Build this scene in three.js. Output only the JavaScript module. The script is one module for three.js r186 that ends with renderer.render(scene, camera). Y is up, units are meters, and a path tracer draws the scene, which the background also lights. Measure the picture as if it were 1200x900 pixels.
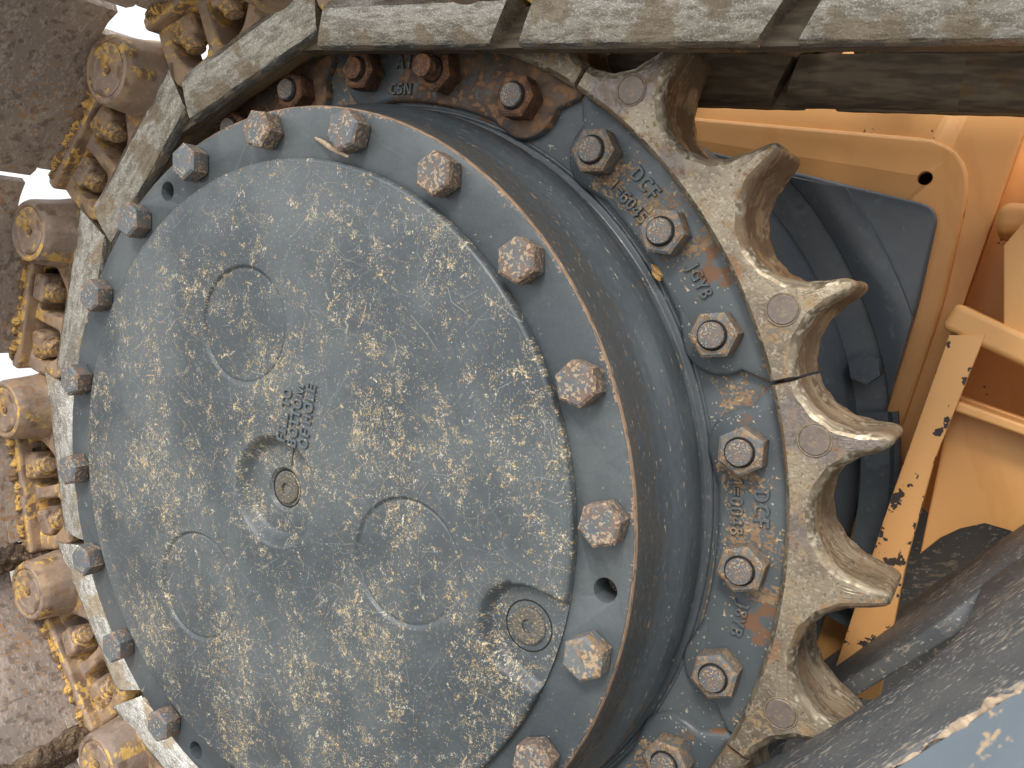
import * as THREE from 'three';
import { mergeGeometries, toCreasedNormals } from 'three/addons/utils/BufferGeometryUtils.js';
import { RoundedBoxGeometry } from 'three/addons/geometries/RoundedBoxGeometry.js';
import { TextGeometry } from 'three/addons/geometries/TextGeometry.js';
import { FontLoader } from 'three/addons/loaders/FontLoader.js';

// ---------------------------------------------------------------- camera, sky, sun, exposure
const scene = new THREE.Scene();
const camera = new THREE.PerspectiveCamera(49.6, 4 / 3, 0.02, 300);
camera.position.set(0.59775, 0.06328, 0.55442);
camera.quaternion.setFromRotationMatrix(new THREE.Matrix4().makeBasis(
  new THREE.Vector3(0.84504, -0.14358, -0.51507), new THREE.Vector3(0.12514, 0.98963, -0.07055), new THREE.Vector3(0.51986, -0.00484, 0.85424)));
camera.focus = 0.86; camera.userData.fStop = 28;

const SKY_ZENITH = 1.75, SKY_HORIZON = 0.95, EXPOSURE = 1.3, SUN = 1.5;
const clamp = (x, a = 0, b = 1) => Math.min(b, Math.max(a, x));   // three.js equirect: u = atan2(z, x) / 2pi + 0.5
{
  const W = 256, H = 128, d = new Float32Array(W * H * 4);
  for (let j = 0; j < H; j++) for (let i = 0; i < W; i++) {
    const el = ((j + 0.5) / H - 0.5) * Math.PI, az = (i / W) * 2 * Math.PI;            // row 0 = down
    const s = Math.max(0, Math.sin(el));
    const cloud = 1 + 0.10 * Math.sin(3 * az + 2 * el) * Math.cos(5 * el + az) * Math.min(1, s * 3);
    const cx = Math.cos(el) * Math.cos((i + 0.5) / W * 2 * Math.PI), cz = Math.cos(el) * Math.sin((i + 0.5) / W * 2 * Math.PI), dot = clamp(-cx * 0.333 + Math.sin(el) * 0.640 - cz * 0.692, -1, 1);
    const L = (SKY_HORIZON + (SKY_ZENITH - SKY_HORIZON) * s) * cloud * (0.82 + 0.75 * Math.exp(-((Math.acos(dot) / 0.75) ** 2)));
    const k = (j * W + i) * 4;
    d[k] = L * 0.985; d[k + 1] = L; d[k + 2] = L * 1.02; d[k + 3] = 1;
  }
  const t = new THREE.DataTexture(d, W, H, THREE.RGBAFormat, THREE.FloatType);
  t.mapping = THREE.EquirectangularReflectionMapping; t.magFilter = t.minFilter = THREE.LinearFilter; t.wrapS = THREE.RepeatWrapping; t.needsUpdate = true;
  scene.background = t; scene.environment = t;
}
const sun = new THREE.DirectionalLight(0xfff4e6, SUN);
sun.position.set(1.3, 2.5, 2.7); sun.target.position.set(0, 0, 0);
sun.castShadow = true; sun.shadow.radius = 22; sun.shadow.mapSize.set(2048, 2048);
Object.assign(sun.shadow.camera, { left: -1.5, right: 1.5, top: 1.5, bottom: -1.5, near: 0.1, far: 9 });
scene.add(sun, sun.target);

// ---------------------------------------------------------------- small tools
const V2 = (x, y) => new THREE.Vector2(x, y), V3 = (x, y, z) => new THREE.Vector3(x, y, z);
const rad = a => a * Math.PI / 180;
let seed = 12345;
const rnd = () => { seed = (seed + 0x6D2B79F5) | 0; let t = Math.imul(seed ^ (seed >>> 15), 1 | seed); t = (t + Math.imul(t ^ (t >>> 7), 61 | t)) ^ t; return ((t ^ (t >>> 14)) >>> 0) / 4294967296; };
const rr = (a, b) => a + (b - a) * rnd();
const sst = (a, b, x) => { const t = clamp((x - a) / (b - a)); return t * t * (3 - 2 * t); };
const used = {};
function numbered(n) { const k = used[n] = (used[n] ?? -1) + 1; return k ? n + '_' + String(k).padStart(3, '0') : n; }
function shade(o) { o.castShadow = o.receiveShadow = true; return o; }
function mesh(name, geo, mat, parent = scene) { const m = shade(new THREE.Mesh(geo, mat)); m.name = parent === scene ? numbered(name) : name; parent.add(m); return m; }
function tag(o, label, category, group) { o.userData = { ...o.userData, label, category }; if (group) o.userData.group = group; return o; }
function thing(name, label, category, group) { const g = new THREE.Group(); g.name = numbered(name); scene.add(g); return tag(g, label, category, group); }
const flat = g => { const q = g.index ? g.toNonIndexed() : g; for (const k of Object.keys(q.attributes)) if (!['position', 'normal', 'uv'].includes(k)) q.deleteAttribute(k); return q; };
const merge = list => mergeGeometries(list.map(flat));
const shift = (g, x, y, z) => g.translate(x, y, z);
// uv in metres / size, projected along the dominant direction of each face, in the piece's own frame
function boxUV(geo, size = 0.4, ox = 0, oy = 0) {
  const g = flat(geo), p = g.attributes.position, uv = new Float32Array(p.count * 2), a = V3(), b = V3(), c = V3(), n = V3();
  for (let i = 0; i < p.count; i += 3) {
    a.fromBufferAttribute(p, i); b.fromBufferAttribute(p, i + 1); c.fromBufferAttribute(p, i + 2);
    n.copy(b).sub(a).cross(c.clone().sub(a));
    const ax = Math.abs(n.x), ay = Math.abs(n.y), az = Math.abs(n.z);
    [a, b, c].forEach((q, k) => {
      const [s, t] = az >= ax && az >= ay ? [q.x, q.y] : ay >= ax ? [q.x, q.z + 0.37] : [q.z + 0.61, q.y];
      uv[(i + k) * 2] = s / size + ox; uv[(i + k) * 2 + 1] = t / size + oy;
    });
  }
  g.setAttribute('uv', new THREE.BufferAttribute(uv, 2));
  return g;
}
const crease = (g, deg = 35) => toCreasedNormals(flat(g), rad(deg));
function extrude(shape, depth, bevel = 0.003, seg = 2, curve = 24) {   // front face (with its bevel) ends at z = 0, body goes to -depth
  const g = new THREE.ExtrudeGeometry(shape, { depth: depth - 2 * bevel, bevelEnabled: bevel > 0, bevelSize: bevel, bevelOffset: -bevel, bevelThickness: bevel, bevelSegments: seg, curveSegments: curve });
  g.translate(0, 0, -depth + bevel); return crease(g, 40);
}
function poly(points, closed = true) { const s = new THREE.Shape(points.map(p => V2(p[0], p[1]))); return s; }
function roundPoly(pts, r, steps = 7) {   // polygon with rounded corners; r may be a list
  const out = [], n = pts.length;
  for (let i = 0; i < n; i++) {
    const p = V2(...pts[i]), a = V2(...pts[(i + n - 1) % n]), b = V2(...pts[(i + 1) % n]), q = Array.isArray(r) ? r[i] : r;
    const da = a.clone().sub(p), db = b.clone().sub(p), la = Math.min(q, da.length() * 0.48), lb = Math.min(q, db.length() * 0.48);
    const A = p.clone().addScaledVector(da.normalize(), la), B = p.clone().addScaledVector(db.normalize(), lb);
    for (let k = 0; k <= steps; k++) { const t = k / steps, c = V2(0, 0).addScaledVector(A, (1 - t) * (1 - t)).addScaledVector(p, 2 * t * (1 - t)).addScaledVector(B, t * t); if (!out.length || c.distanceTo(out.at(-1)) > 1e-5) out.push(c); }
  }
  return new THREE.Shape(out);
}
// cylinder along z from z0 to z1 by lathe of [radius, z] pairs
function latheZ(pts, seg = 64, a0 = 0, a1 = 2 * Math.PI) {
  const g = new THREE.LatheGeometry(pts.map(p => V2(Math.max(p[0], 1e-5), p[1])), seg, a0, a1);
  g.rotateX(Math.PI / 2); g.scale(1, 1, 1); return g;   // lathe axis y -> z
}

// ---------------------------------------------------------------- procedural surfaces
const NS = 1024, NM = NS - 1;
function valueField(cells, sd) {
  const lat = new Float32Array(cells * cells); let s = sd * 7919 + 17;
  for (let i = 0; i < lat.length; i++) { s = (Math.imul(s, 1664525) + 1013904223) | 0; lat[i] = ((s >>> 8) & 0xffff) / 65535; }
  const out = new Float32Array(NS * NS), f = cells / NS;
  for (let y = 0; y < NS; y++) {
    const fy = y * f, y0 = Math.floor(fy), ty = fy - y0, wy = ty * ty * (3 - 2 * ty), r0 = (y0 % cells) * cells, r1 = ((y0 + 1) % cells) * cells;
    for (let x = 0; x < NS; x++) {
      const fx = x * f, x0 = Math.floor(fx), tx = fx - x0, wx = tx * tx * (3 - 2 * tx), c0 = x0 % cells, c1 = (x0 + 1) % cells;
      const a = lat[r0 + c0] + (lat[r0 + c1] - lat[r0 + c0]) * wx, b = lat[r1 + c0] + (lat[r1 + c1] - lat[r1 + c0]) * wx;
      out[y * NS + x] = a + (b - a) * wy;
    }
  }
  return out;
}
const FREQ = [4, 8, 16, 32, 64, 128, 256, 512], FIELD = FREQ.map((c, i) => valueField(c, i + 3));
const N = (k, x, y) => FIELD[k][((y & NM) << 10) | (x & NM)];
function fbm(k, n, x, y, o = 0) { let s = 0, a = 0.5, t = 0; for (let i = 0; i < n && k + i < 8; i++) { s += a * N(k + i, x + o * 131 + i * 57, y + o * 71 + i * 91); t += a; a *= 0.55; } return s / t; }
const mix = (a, b, t) => [a[0] + (b[0] - a[0]) * t, a[1] + (b[1] - a[1]) * t, a[2] + (b[2] - a[2]) * t];
// fn(x, y) -> { c: [r,g,b] sRGB 0..255, r: roughness, h: height 0..1, m: metalness }
function surface(size, fn, { bump = 0.0006, metal = 0, useMetalMap = false, ...rest } = {}) {
  const c = new Uint8Array(size * size * 4), q = new Uint8Array(size * size * 4), h = new Uint8Array(size * size * 4), st = NS / size;
  for (let y = 0; y < size; y++) for (let x = 0; x < size; x++) {
    const o = fn(Math.round(x * st), Math.round(y * st)), i = (y * size + x) * 4;
    c[i] = clamp(o.c[0], 0, 255); c[i + 1] = clamp(o.c[1], 0, 255); c[i + 2] = clamp(o.c[2], 0, 255); c[i + 3] = 255;
    q[i] = 255; q[i + 1] = clamp(o.r) * 255; q[i + 2] = clamp(o.m ?? metal) * 255; q[i + 3] = 255;
    h[i] = h[i + 1] = h[i + 2] = clamp(o.h) * 255; h[i + 3] = 255;
  }
  const T = (d, srgb) => { const t = new THREE.DataTexture(d, size, size); t.wrapS = t.wrapT = THREE.RepeatWrapping; t.magFilter = THREE.LinearFilter; t.minFilter = THREE.LinearMipmapLinearFilter; t.generateMipmaps = true; if (srgb) t.colorSpace = THREE.SRGBColorSpace; t.needsUpdate = true; return t; };
  const rt = T(q);
  return new THREE.MeshStandardMaterial({ map: T(c, true), roughnessMap: rt, metalnessMap: rt, roughness: 1, metalness: 1, bumpMap: T(h), bumpScale: bump, ...rest });
}
const BLUE = [90, 97, 101], BLUE_D = [68, 75, 80], TAN = [196, 164, 118], CREAM = [218, 206, 180], RUST = [128, 88, 60], RUST_D = [84, 62, 50];

// blue-grey paint with rust blooms and dried mud (0.4 m per tile)
const matBlue = surface(1024, (x, y) => {
  const big = fbm(0, 5, x, y), fine = fbm(4, 4, x, y, 3), sp = N(6, x + 40, y) * 0.6 + N(5, x, y + 90) * 0.4;
  let c = mix(BLUE, BLUE_D, sst(0.35, 0.7, big) * 0.6), r = 0.32 + 0.25 * fine, h = 0.45 + 0.2 * fine;
  const mud = sst(0.635, 0.69, fbm(1, 6, x, y, 5) * 0.75 + sp * 0.25), ru = sst(0.70, 0.75, fbm(1, 7, x, y, 9));
  c = mix(c, mix(TAN, RUST, fine), mud * 0.75); r += mud * 0.4; h += mud * 0.25;
  c = mix(c, RUST, ru * 0.8); r += ru * 0.35;
  const dot = sst(0.79, 0.84, sp); c = mix(c, CREAM, dot * 0.6); h += dot * 0.2;
  return { c, r, h };
}, { bump: 0.0007 });

// the same paint where rust has taken most of it (upper segments)
const matBlueRust = surface(512, (x, y) => {
  const big = fbm(0, 5, x, y, 61), fine = fbm(4, 4, x, y, 63), b = fbm(2, 5, x, y, 65);
  let c = mix(BLUE, BLUE_D, sst(0.35, 0.7, fbm(0, 5, x, y)) * 0.6), r = 0.4 + 0.25 * fine, h = 0.4 + 0.25 * fine;
  const ru = sst(0.44, 0.54, big * 0.7 + fine * 0.3); c = mix(c, mix(mix([118, 94, 76], [88, 72, 62], sst(0.4, 0.6, b)), [150, 110, 78], sst(0.56, 0.66, fine)), ru * 0.9); r += ru * 0.3; h += ru * 0.15;
  return { c, r, h };
}, { bump: 0.0009 });
// the same paint in plan for the cover: uv spans the whole disc, chips and dried mud flecks drawn one by one
function coverPaint(size, half, density, big, rimRust) {
  const cv = document.createElement('canvas'); cv.width = cv.height = size; const g = cv.getContext('2d');
  const rv = document.createElement('canvas'); rv.width = rv.height = size; const q = rv.getContext('2d');
  const im = g.createImageData(size, size), iq = q.createImageData(size, size), st = NS / size;
  for (let y = 0; y < size; y++) for (let x = 0; x < size; x++) {
    const X = Math.round(x * st), Y = Math.round(y * st), i = (y * size + x) * 4;
    const a = fbm(1, 5, X, Y, 2), f = N(7, x, y) * 0.5 + N(6, x, y) * 0.5;
    let c = mix([88, 94, 97], [66, 73, 78], sst(0.3, 0.72, a)); const v = (f - 0.5) * 10; c = [c[0] + v, c[1] + v, c[2] + v];
    const px = (x / size - 0.5) * 2 * half, py = (0.5 - y / size) * 2 * half, R = Math.hypot(px, py);
    if (rimRust && R > rimRust - 0.008) { const t = sst(0.52, 0.62, f * 0.5 + fbm(3, 5, X, Y, 6) * 0.5 + (R - rimRust) * 40); c = mix(c, mix([128, 96, 78], [190, 156, 122], f), t * 0.9); }
    im.data[i] = c[0]; im.data[i + 1] = c[1]; im.data[i + 2] = c[2]; im.data[i + 3] = 255;
    const ro = (0.26 + 0.22 * a + 0.1 * f) * 255; iq.data[i] = 255; iq.data[i + 1] = ro; iq.data[i + 2] = 0; iq.data[i + 3] = 255;
  }
  g.putImageData(im, 0, 0); q.putImageData(iq, 0, 0);
  const dens = (x, y) => { const X = Math.round(x * st), Y = Math.round(y * st); const s = fbm(1, 4, X * 2, Y, 8) * 0.55 + fbm(4, 3, X, Y, 4) * 0.45; return sst(0.44, 0.68, s); };
  const stroke = (x, y, len, ang, w, col, al) => {
    for (const [k, cc] of [[g, col], [q, 'rgb(255,240,0)']]) {
      k.globalAlpha = al; k.strokeStyle = cc; k.lineWidth = w; k.lineCap = 'round'; k.beginPath(); k.moveTo(x, y);
      const mx = x + Math.cos(ang) * len * 0.5 + rr(-1, 1) * w, my = y + Math.sin(ang) * len * 0.5 + rr(-1, 1) * w; k.lineTo(mx, my);
      k.lineTo(x + Math.cos(ang + rr(-0.5, 0.5)) * len, y + Math.sin(ang + rr(-0.5, 0.5)) * len); k.stroke();
    }
  };
  const tones = ['rgb(214,180,122)', 'rgb(204,162,98)', 'rgb(224,202,156)', 'rgb(238,230,212)', 'rgb(190,146,88)', 'rgb(222,202,164)'];
  const u = size / 2048;
  const crumb = (x, y, r, col, al) => {                                // an angular crumb
    for (const [k, cc] of [[g, col], [q, 'rgb(255,240,0)']]) { k.globalAlpha = al; k.fillStyle = cc; }
    const n = 4 + Math.floor(rnd() * 3), a0 = rnd() * 6.28, st2 = rr(0.5, 1), co = Math.cos(a0), si = Math.sin(a0), P2 = [];
    for (let k = 0; k < n; k++) { const a = k / n * 6.28, e = r * rr(0.55, 1.2), u1 = Math.cos(a) * e, v1 = Math.sin(a) * e * st2; P2.push([x + u1 * co - v1 * si, y + u1 * si + v1 * co]); }
    for (const k of [g, q]) { k.beginPath(); P2.forEach((p, i) => i ? k.lineTo(p[0], p[1]) : k.moveTo(p[0], p[1])); k.fill(); }
  };
  for (let i = 0; i < density; i++) {                                  // single flecks
    const x = rnd() * size, y = rnd() * size; if (rnd() > dens(x, y) * 0.8 + 0.13) continue;
    const c0 = tones[Math.floor(rnd() * 6)], al = rr(0.35, 0.9);
    if (rnd() < 0.72) crumb(x, y, rr(0.7, 2.3) * u, c0, al); else stroke(x, y, rr(2, 8) * u, rnd() < 0.5 ? rr(1.1, 2.0) : rr(0, 6.28), rr(0.7, 1.6) * u, c0, al);
  }
  for (let i = 0; i < big; i++) {                                      // smears: a wandering trail of crumbs
    let x = rnd() * size, y = rnd() * size; if (rnd() > dens(x, y) * 0.9 + 0.05) continue;
    let a = rnd() < 0.6 ? rr(1.1, 2.0) + (rnd() < 0.5 ? Math.PI : 0) : rr(0, 6.28); const n = Math.round(rr(3, 13) * (rnd() < 0.10 ? 2.6 : 1)), t0 = Math.floor(rnd() * 6), w = rr(1.5, 7.5) * u * (rnd() < 0.12 ? 2.0 : 1), al = rr(0.5, 1);
    for (let k = 0; k < n; k++) {
      a += rr(-0.7, 0.7); x += Math.cos(a) * rr(1, 4) * u; y += Math.sin(a) * rr(1, 4) * u;
      if (rnd() < 0.2) continue;
      for (let m = 0; m < 3; m++) crumb(x + (rnd() + rnd() - 1) * w * 1.5, y + (rnd() + rnd() - 1) * w * 1.5, rr(0.8, 3.0) * u * (1 - 0.4 * k / n), tones[(t0 + Math.floor(rnd() * 2)) % 6], al * rr(0.6, 1));
    }
  }
  for (let i = 0; i < density / 110; i++) {                            // thin scratches
    const x = rnd() * size, y = rnd() * size, a = rr(0, 6.28);
    stroke(x, y, rr(20, 110) * u, a, rr(0.6, 1.3) * u, rnd() < 0.4 ? 'rgb(150,158,164)' : rnd() < 0.5 ? 'rgb(205,196,178)' : 'rgb(206,172,120)', rr(0.25, 0.7));
  }
  const T = (c, s) => { const t = new THREE.CanvasTexture(c); t.magFilter = THREE.LinearFilter; t.minFilter = THREE.LinearMipmapLinearFilter; t.wrapS = t.wrapT = THREE.RepeatWrapping; if (s) t.colorSpace = THREE.SRGBColorSpace; return t; };
  return { map: T(cv, true), roughnessMap: T(rv, false) };
}
const bumpPaint = surface(512, (x, y) => ({ c: [0, 0, 0], r: 1, h: 0.35 * N(4, x, y) + 0.4 * N(5, x, y) + 0.25 * N(6, x, y) })).bumpMap; bumpPaint.repeat.set(1, 1);
const matCover = new THREE.MeshStandardMaterial({ ...coverPaint(2048, 0.31, 170000, 10500, 0), roughness: 1, metalness: 0.0, bumpMap: bumpPaint, bumpScale: 0.0005 });
const matFlange = new THREE.MeshStandardMaterial({ ...coverPaint(1536, 0.36, 5000, 130, 0.3495), roughness: 1, metalness: 0.0, bumpMap: bumpPaint, bumpScale: 0.00035 });

// drum: rust near the rim breaking up into dark gloss (u = turn, v 0..1 along the profile)
const matDrum = surface(1024, (x, y) => {
  const v = y / NS, str = fbm(2, 5, x >> 2, y, 1), f = fbm(5, 3, x >> 1, y, 2), g = fbm(4, 4, x, y, 7);
  let c = mix([70, 77, 82], [84, 91, 97], g), r = 0.26 + 0.10 * f, h = 0.4 + 0.12 * f + 0.08 * str;
  const ru = sst(0.47, 0.66, str * 0.35 + fbm(6, 2, x >> 1, y, 12) * 0.65 + (v < 0.20 + 0.2 * fbm(2, 4, x, y, 44) ? 0.05 : -0.2));
  c = mix(c, mix([96, 84, 70], [72, 66, 58], g), ru * 0.7); r += 0.3 * ru; h += 0.12 * ru;
  const edge = sst(0.55, 0.65, g * 0.5 + f * 0.3 + (v < 0.035 ? 0.32 : 0.02)); c = mix(c, mix([124, 98, 80], [176, 148, 118], f), edge * 0.9); r += edge * 0.25;
  const fl = sst(0.83, 0.88, N(6, x >> 1, y) * 0.5 + N(5, x >> 2, y + 30) * 0.5); c = mix(c, CREAM, fl * 0.7);
  return { c, r, h };
}, { bump: 0.0003 });

// bolt heads: blue paint worn to rust and tan on the hexagon (uv plan, 60 mm per tile)
const matBolt = surface(512, (x, y) => {          // four heads to a sheet, 60 mm each
  const cx = (x % 512) / 512 - 0.5, cy = (y % 512) / 512 - 0.5, R = Math.hypot(cx, cy), rim = sst(0.20, 0.29, R) * 0.085;
  const a = fbm(2, 6, x, y, 1), f = fbm(5, 3, x, y, 2), b = fbm(2, 6, x, y, 6);
  let c = mix([106, 113, 118], [84, 92, 99], fbm(1, 5, x, y, 3)), r = 0.42 + 0.2 * f, h = 0.5 + 0.2 * f;
  const ru = sst(0.55, 0.63, a * 0.5 + f * 0.5 + rim * 1.15); c = mix(c, mix([150, 122, 102], [108, 88, 76], b), ru * 0.85); r += ru * 0.35; h -= ru * 0.15;
  const tn = sst(0.60, 0.66, fbm(4, 4, x, y, 26) * 0.75 + b * 0.25 + rim * 0.5) * sst(0.34, 0.50, fbm(1, 5, x, y, 36)); c = mix(c, [200, 176, 142], tn * 0.75); r += tn * 0.2; h += tn * 0.2;
  return { c, r, h };
}, { bump: 0.0008 });
const matBoltRust = surface(512, (x, y) => {
  const cx = (x % 512) / 512 - 0.5, cy = (y % 512) / 512 - 0.5, R = Math.hypot(cx, cy), rim = sst(0.18, 0.28, R) * 0.10;
  const a = fbm(2, 6, x, y, 71), f = fbm(5, 3, x, y, 72), b = fbm(2, 6, x, y, 76);
  let c = mix([102, 108, 112], [80, 88, 94], fbm(1, 5, x, y, 73)), r = 0.5 + 0.2 * f, h = 0.5 + 0.2 * f;
  const ru = sst(0.48, 0.58, a * 0.5 + f * 0.5 + rim); c = mix(c, mix([140, 114, 98], [98, 80, 70], b), ru * 0.9); r += ru * 0.3;
  const tn = sst(0.53, 0.60, fbm(4, 4, x, y, 74) * 0.7 + b * 0.3); c = mix(c, [196, 172, 138], tn * 0.65); r += tn * 0.2; h += tn * 0.2;
  return { c, r, h };
}, { bump: 0.0009 });
const matNut = surface(512, (x, y) => {
  const a = fbm(1, 6, x, y, 11), f = fbm(4, 4, x, y, 12), b = fbm(2, 5, x, y, 16);
  let c = mix([150, 128, 104], [112, 94, 80], sst(0.35, 0.65, a)), r = 0.7 + 0.2 * f, h = 0.4 + 0.4 * f;
  c = mix(c, [104, 110, 114], sst(0.46, 0.56, b) * 0.9); c = mix(c, [196, 164, 122], sst(0.56, 0.64, f * 0.5 + a * 0.5) * 0.7);
  return { c, r, h };
}, { bump: 0.001 });
const matNutRust = surface(512, (x, y) => {
  const a = fbm(1, 6, x, y, 21), f = fbm(4, 4, x, y, 22);
  return { c: mix(mix([122, 84, 58], [70, 52, 44], sst(0.3, 0.7, a)), [156, 116, 84], sst(0.55, 0.65, f) * 0.6), r: 0.85, h: 0.3 + 0.6 * f };
}, { bump: 0.0012 });

// worn bare steel of the teeth: hammered, tan dirt in the pits, bluish heat marks
const matTooth = surface(1024, (x, y) => {
  const a = fbm(3, 5, x, y, 1), f = fbm(5, 3, x, y, 2), g = fbm(6, 2, x, y, 5), b = fbm(1, 5, x, y, 9);
  let c = mix([156, 144, 124], [126, 115, 100], sst(0.35, 0.65, b)), r = 0.36 + 0.24 * f, m = 0.55, h = 0.3 + 0.3 * f + 0.2 * g;
  c = mix(c, [200, 190, 170], sst(0.48, 0.68, f * 0.55 + g * 0.45) * 0.6);
  const tn = sst(0.46, 0.62, a * 0.5 + f * 0.5) * sst(0.40, 0.60, fbm(2, 5, x, y, 22)); c = mix(c, mix([176, 146, 102], [134, 106, 76], g), tn * 0.7); r += tn * 0.3; m -= tn * 0.4;
  const hb = sst(0.54, 0.64, fbm(1, 5, x, y, 31)); c = mix(c, [120, 112, 114], hb * 0.55);
  const ru = sst(0.60, 0.70, a) * sst(0.5, 0.6, fbm(1, 5, x, y, 13)); c = mix(c, [140, 98, 66], ru * 0.6); r += ru * 0.2; m -= ru * 0.3;
  c = mix(c, [92, 82, 70], sst(0.56, 0.72, fbm(5, 3, x, y, 55) * 0.6 + f * 0.4) * 0.55);
  return { c, r, h, m: clamp(m) };
}, { bump: 0.0008 });
// gullets that the bushings rub: polished, scored along the rubbing direction, brown grease in patches
const matFlank = surface(512, (x, y) => {
  const s = fbm(4, 4, x >> 2, y, 81), f = fbm(6, 2, x >> 1, y, 82), b = fbm(2, 5, x, y, 84);
  let c = mix([168, 156, 134], [124, 112, 94], sst(0.36, 0.64, s)), r = 0.36 + 0.2 * f, m = 0.6, h = 0.3 + 0.4 * s + 0.2 * f;
  c = mix(c, [212, 204, 186], sst(0.54, 0.68, f * 0.5 + s * 0.5) * 0.7);
  const g = sst(0.50, 0.62, b); c = mix(c, mix([122, 94, 66], [92, 72, 54], f), g * 0.65); r += g * 0.25; m -= g * 0.45;
  return { c, r, h, m };
}, { bump: 0.0009 });
// rubbed gullets and rails: streaks along u
const matRail = surface(1024, (x, y) => {
  const s = fbm(5, 3, x >> 2, y, 1), f = fbm(6, 2, x >> 1, y, 2), g = N(7, x + 13, y), b = fbm(2, 6, x, y, 4);
  let c = mix([184, 181, 173], [152, 149, 140], sst(0.34, 0.66, s)), r = 0.28 + 0.16 * f, m = 0.85, h = 0.3 + 0.3 * f + 0.25 * g;
  c = mix(c, [232, 230, 225], sst(0.52, 0.66, f * 0.5 + g * 0.5) * 0.7); c = mix(c, [104, 100, 92], sst(0.60, 0.72, f * 0.6 + s * 0.4) * 0.5);
  const d = sst(0.58, 0.66, b); c = mix(c, [140, 118, 88], d * 0.45); r += d * 0.2; m -= d * 0.3;
  return { c, r, h, m };
}, { bump: 0.0007 });
const matRailDull = surface(512, (x, y) => {
  const s = fbm(5, 3, x >> 3, y, 11), f = fbm(5, 3, x >> 1, y, 12), b = fbm(1, 6, x >> 1, y, 14);
  let c = mix([124, 112, 96], [98, 88, 76], sst(0.30, 0.70, s)), r = 0.5 + 0.25 * f, m = 0.5, h = 0.3 + 0.5 * f;
  const d = sst(0.58, 0.66, b); c = mix(c, [128, 98, 62], d * 0.6); r += d * 0.25; m -= d * 0.4;
  return { c, r, h, m: clamp(m) };
}, { bump: 0.0007 });
// links: brown and violet rust with what is left of the yellow paint
const matLink = surface(1024, (x, y) => {
  const a = fbm(1, 6, x, y, 3), f = fbm(4, 4, x, y, 4), b = fbm(2, 5, x, y, 7), g = fbm(5, 3, x, y, 8);
  let c = mix([166, 140, 112], [146, 128, 116], sst(0.36, 0.62, a)), r = 0.48 + 0.3 * f, h = 0.35 + 0.4 * f;
  c = mix(c, [172, 152, 136], sst(0.50, 0.66, f * 0.6 + g * 0.4) * 0.6);
  c = mix(c, [88, 70, 56], sst(0.56, 0.68, b) * 0.5);
  const y2 = sst(0.50, 0.56, fbm(1, 5, x, y, 17)) * sst(0.45, 0.54, fbm(4, 4, x, y, 47) * 0.7 + a * 0.3); c = mix(c, mix([232, 194, 110], [206, 164, 86], g), y2 * 0.85); h += y2 * 0.2;
  const o = sst(0.64, 0.72, fbm(3, 5, x, y, 27)); c = mix(c, [150, 112, 76], o * 0.45);
  return { c, r, h, m: 0.15 };
}, { bump: 0.0013 });
const matYellow = surface(512, (x, y) => {
  const a = fbm(2, 6, x, y, 3), f = fbm(4, 4, x, y, 4);
  return { c: mix(mix([216, 180, 104], [190, 146, 76], f), [120, 96, 72], sst(0.46, 0.56, a)), r: 0.8, h: 0.3 + 0.6 * f };
}, { bump: 0.0015 });
// track shoes: scaly grey-brown rust, orange spots
const matShoe = surface(1024, (x, y) => {
  const a = fbm(0, 6, x, y, 5), f = fbm(4, 4, x >> 1, y, 6), g = fbm(5, 3, x >> 1, y, 9), b = fbm(1, 6, x, y, 15);
  let c = mix([176, 161, 148], [148, 136, 128], sst(0.36, 0.64, a)), r = 0.6 + 0.3 * f, h = 0.3 + 0.5 * f;
  c = mix(c, [196, 184, 174], sst(0.50, 0.68, fbm(6, 2, x >> 1, y, 9) * 0.6 + f * 0.4) * 0.6);
  c = mix(c, [78, 66, 60], sst(0.58, 0.72, fbm(4, 4, x, y, 19)) * 0.38);
  c = mix(c, [176, 134, 92], sst(0.70, 0.75, b * 0.4 + N(5, x, y) * 0.6) * 0.7);
  return { c, r, h, m: 0.2 };
}, { bump: 0.0014 });
// orange frame paint, with a few chips to black steel
const matOrange = surface(512, (x, y) => {
  const a = fbm(0, 5, x, y, 5), f = fbm(5, 3, x, y, 6), ch = fbm(2, 6, x, y, 8);
  let c = mix([228, 172, 108], [216, 160, 96], a), r = 0.42 + 0.2 * f, h = 0.5 + 0.1 * f;
  const d = sst(0.775, 0.785, ch * 0.8 + f * 0.2); c = mix(c, [52, 48, 50], d); h -= d * 0.3;
  const s = sst(0.62, 0.72, fbm(2, 5, x, y >> 2, 28)); c = mix(c, [206, 142, 80], s * 0.25);
  return { c, r, h };
}, { bump: 0.0004 });
const matChip = surface(512, (x, y) => {
  const ch = fbm(2, 7, x, y, 8), f = fbm(5, 3, x, y, 6);
  const d = sst(0.615, 0.63, ch * 0.75 + fbm(4, 4, x, y, 18) * 0.25); let c = mix([222, 166, 104], [60, 52, 52], d);
  return { c, r: 0.5 + 0.2 * f + d * 0.2, h: 0.6 - 0.3 * d + 0.1 * f };
}, { bump: 0.0006 });
const matMotor = surface(512, (x, y) => {
  const a = fbm(0, 6, x, y, 6), f = fbm(4, 4, x, y, 7), s = fbm(4, 4, x, y >> 1, 9);
  let c = mix([92, 100, 107], [74, 82, 89], a), r = 0.24 + 0.2 * f; c = mix(c, [150, 158, 164], sst(0.62, 0.74, s * 0.5 + f * 0.5) * 0.3);
  return { c, r, h: 0.4 + 0.3 * f };
}, { bump: 0.0005 });
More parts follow.
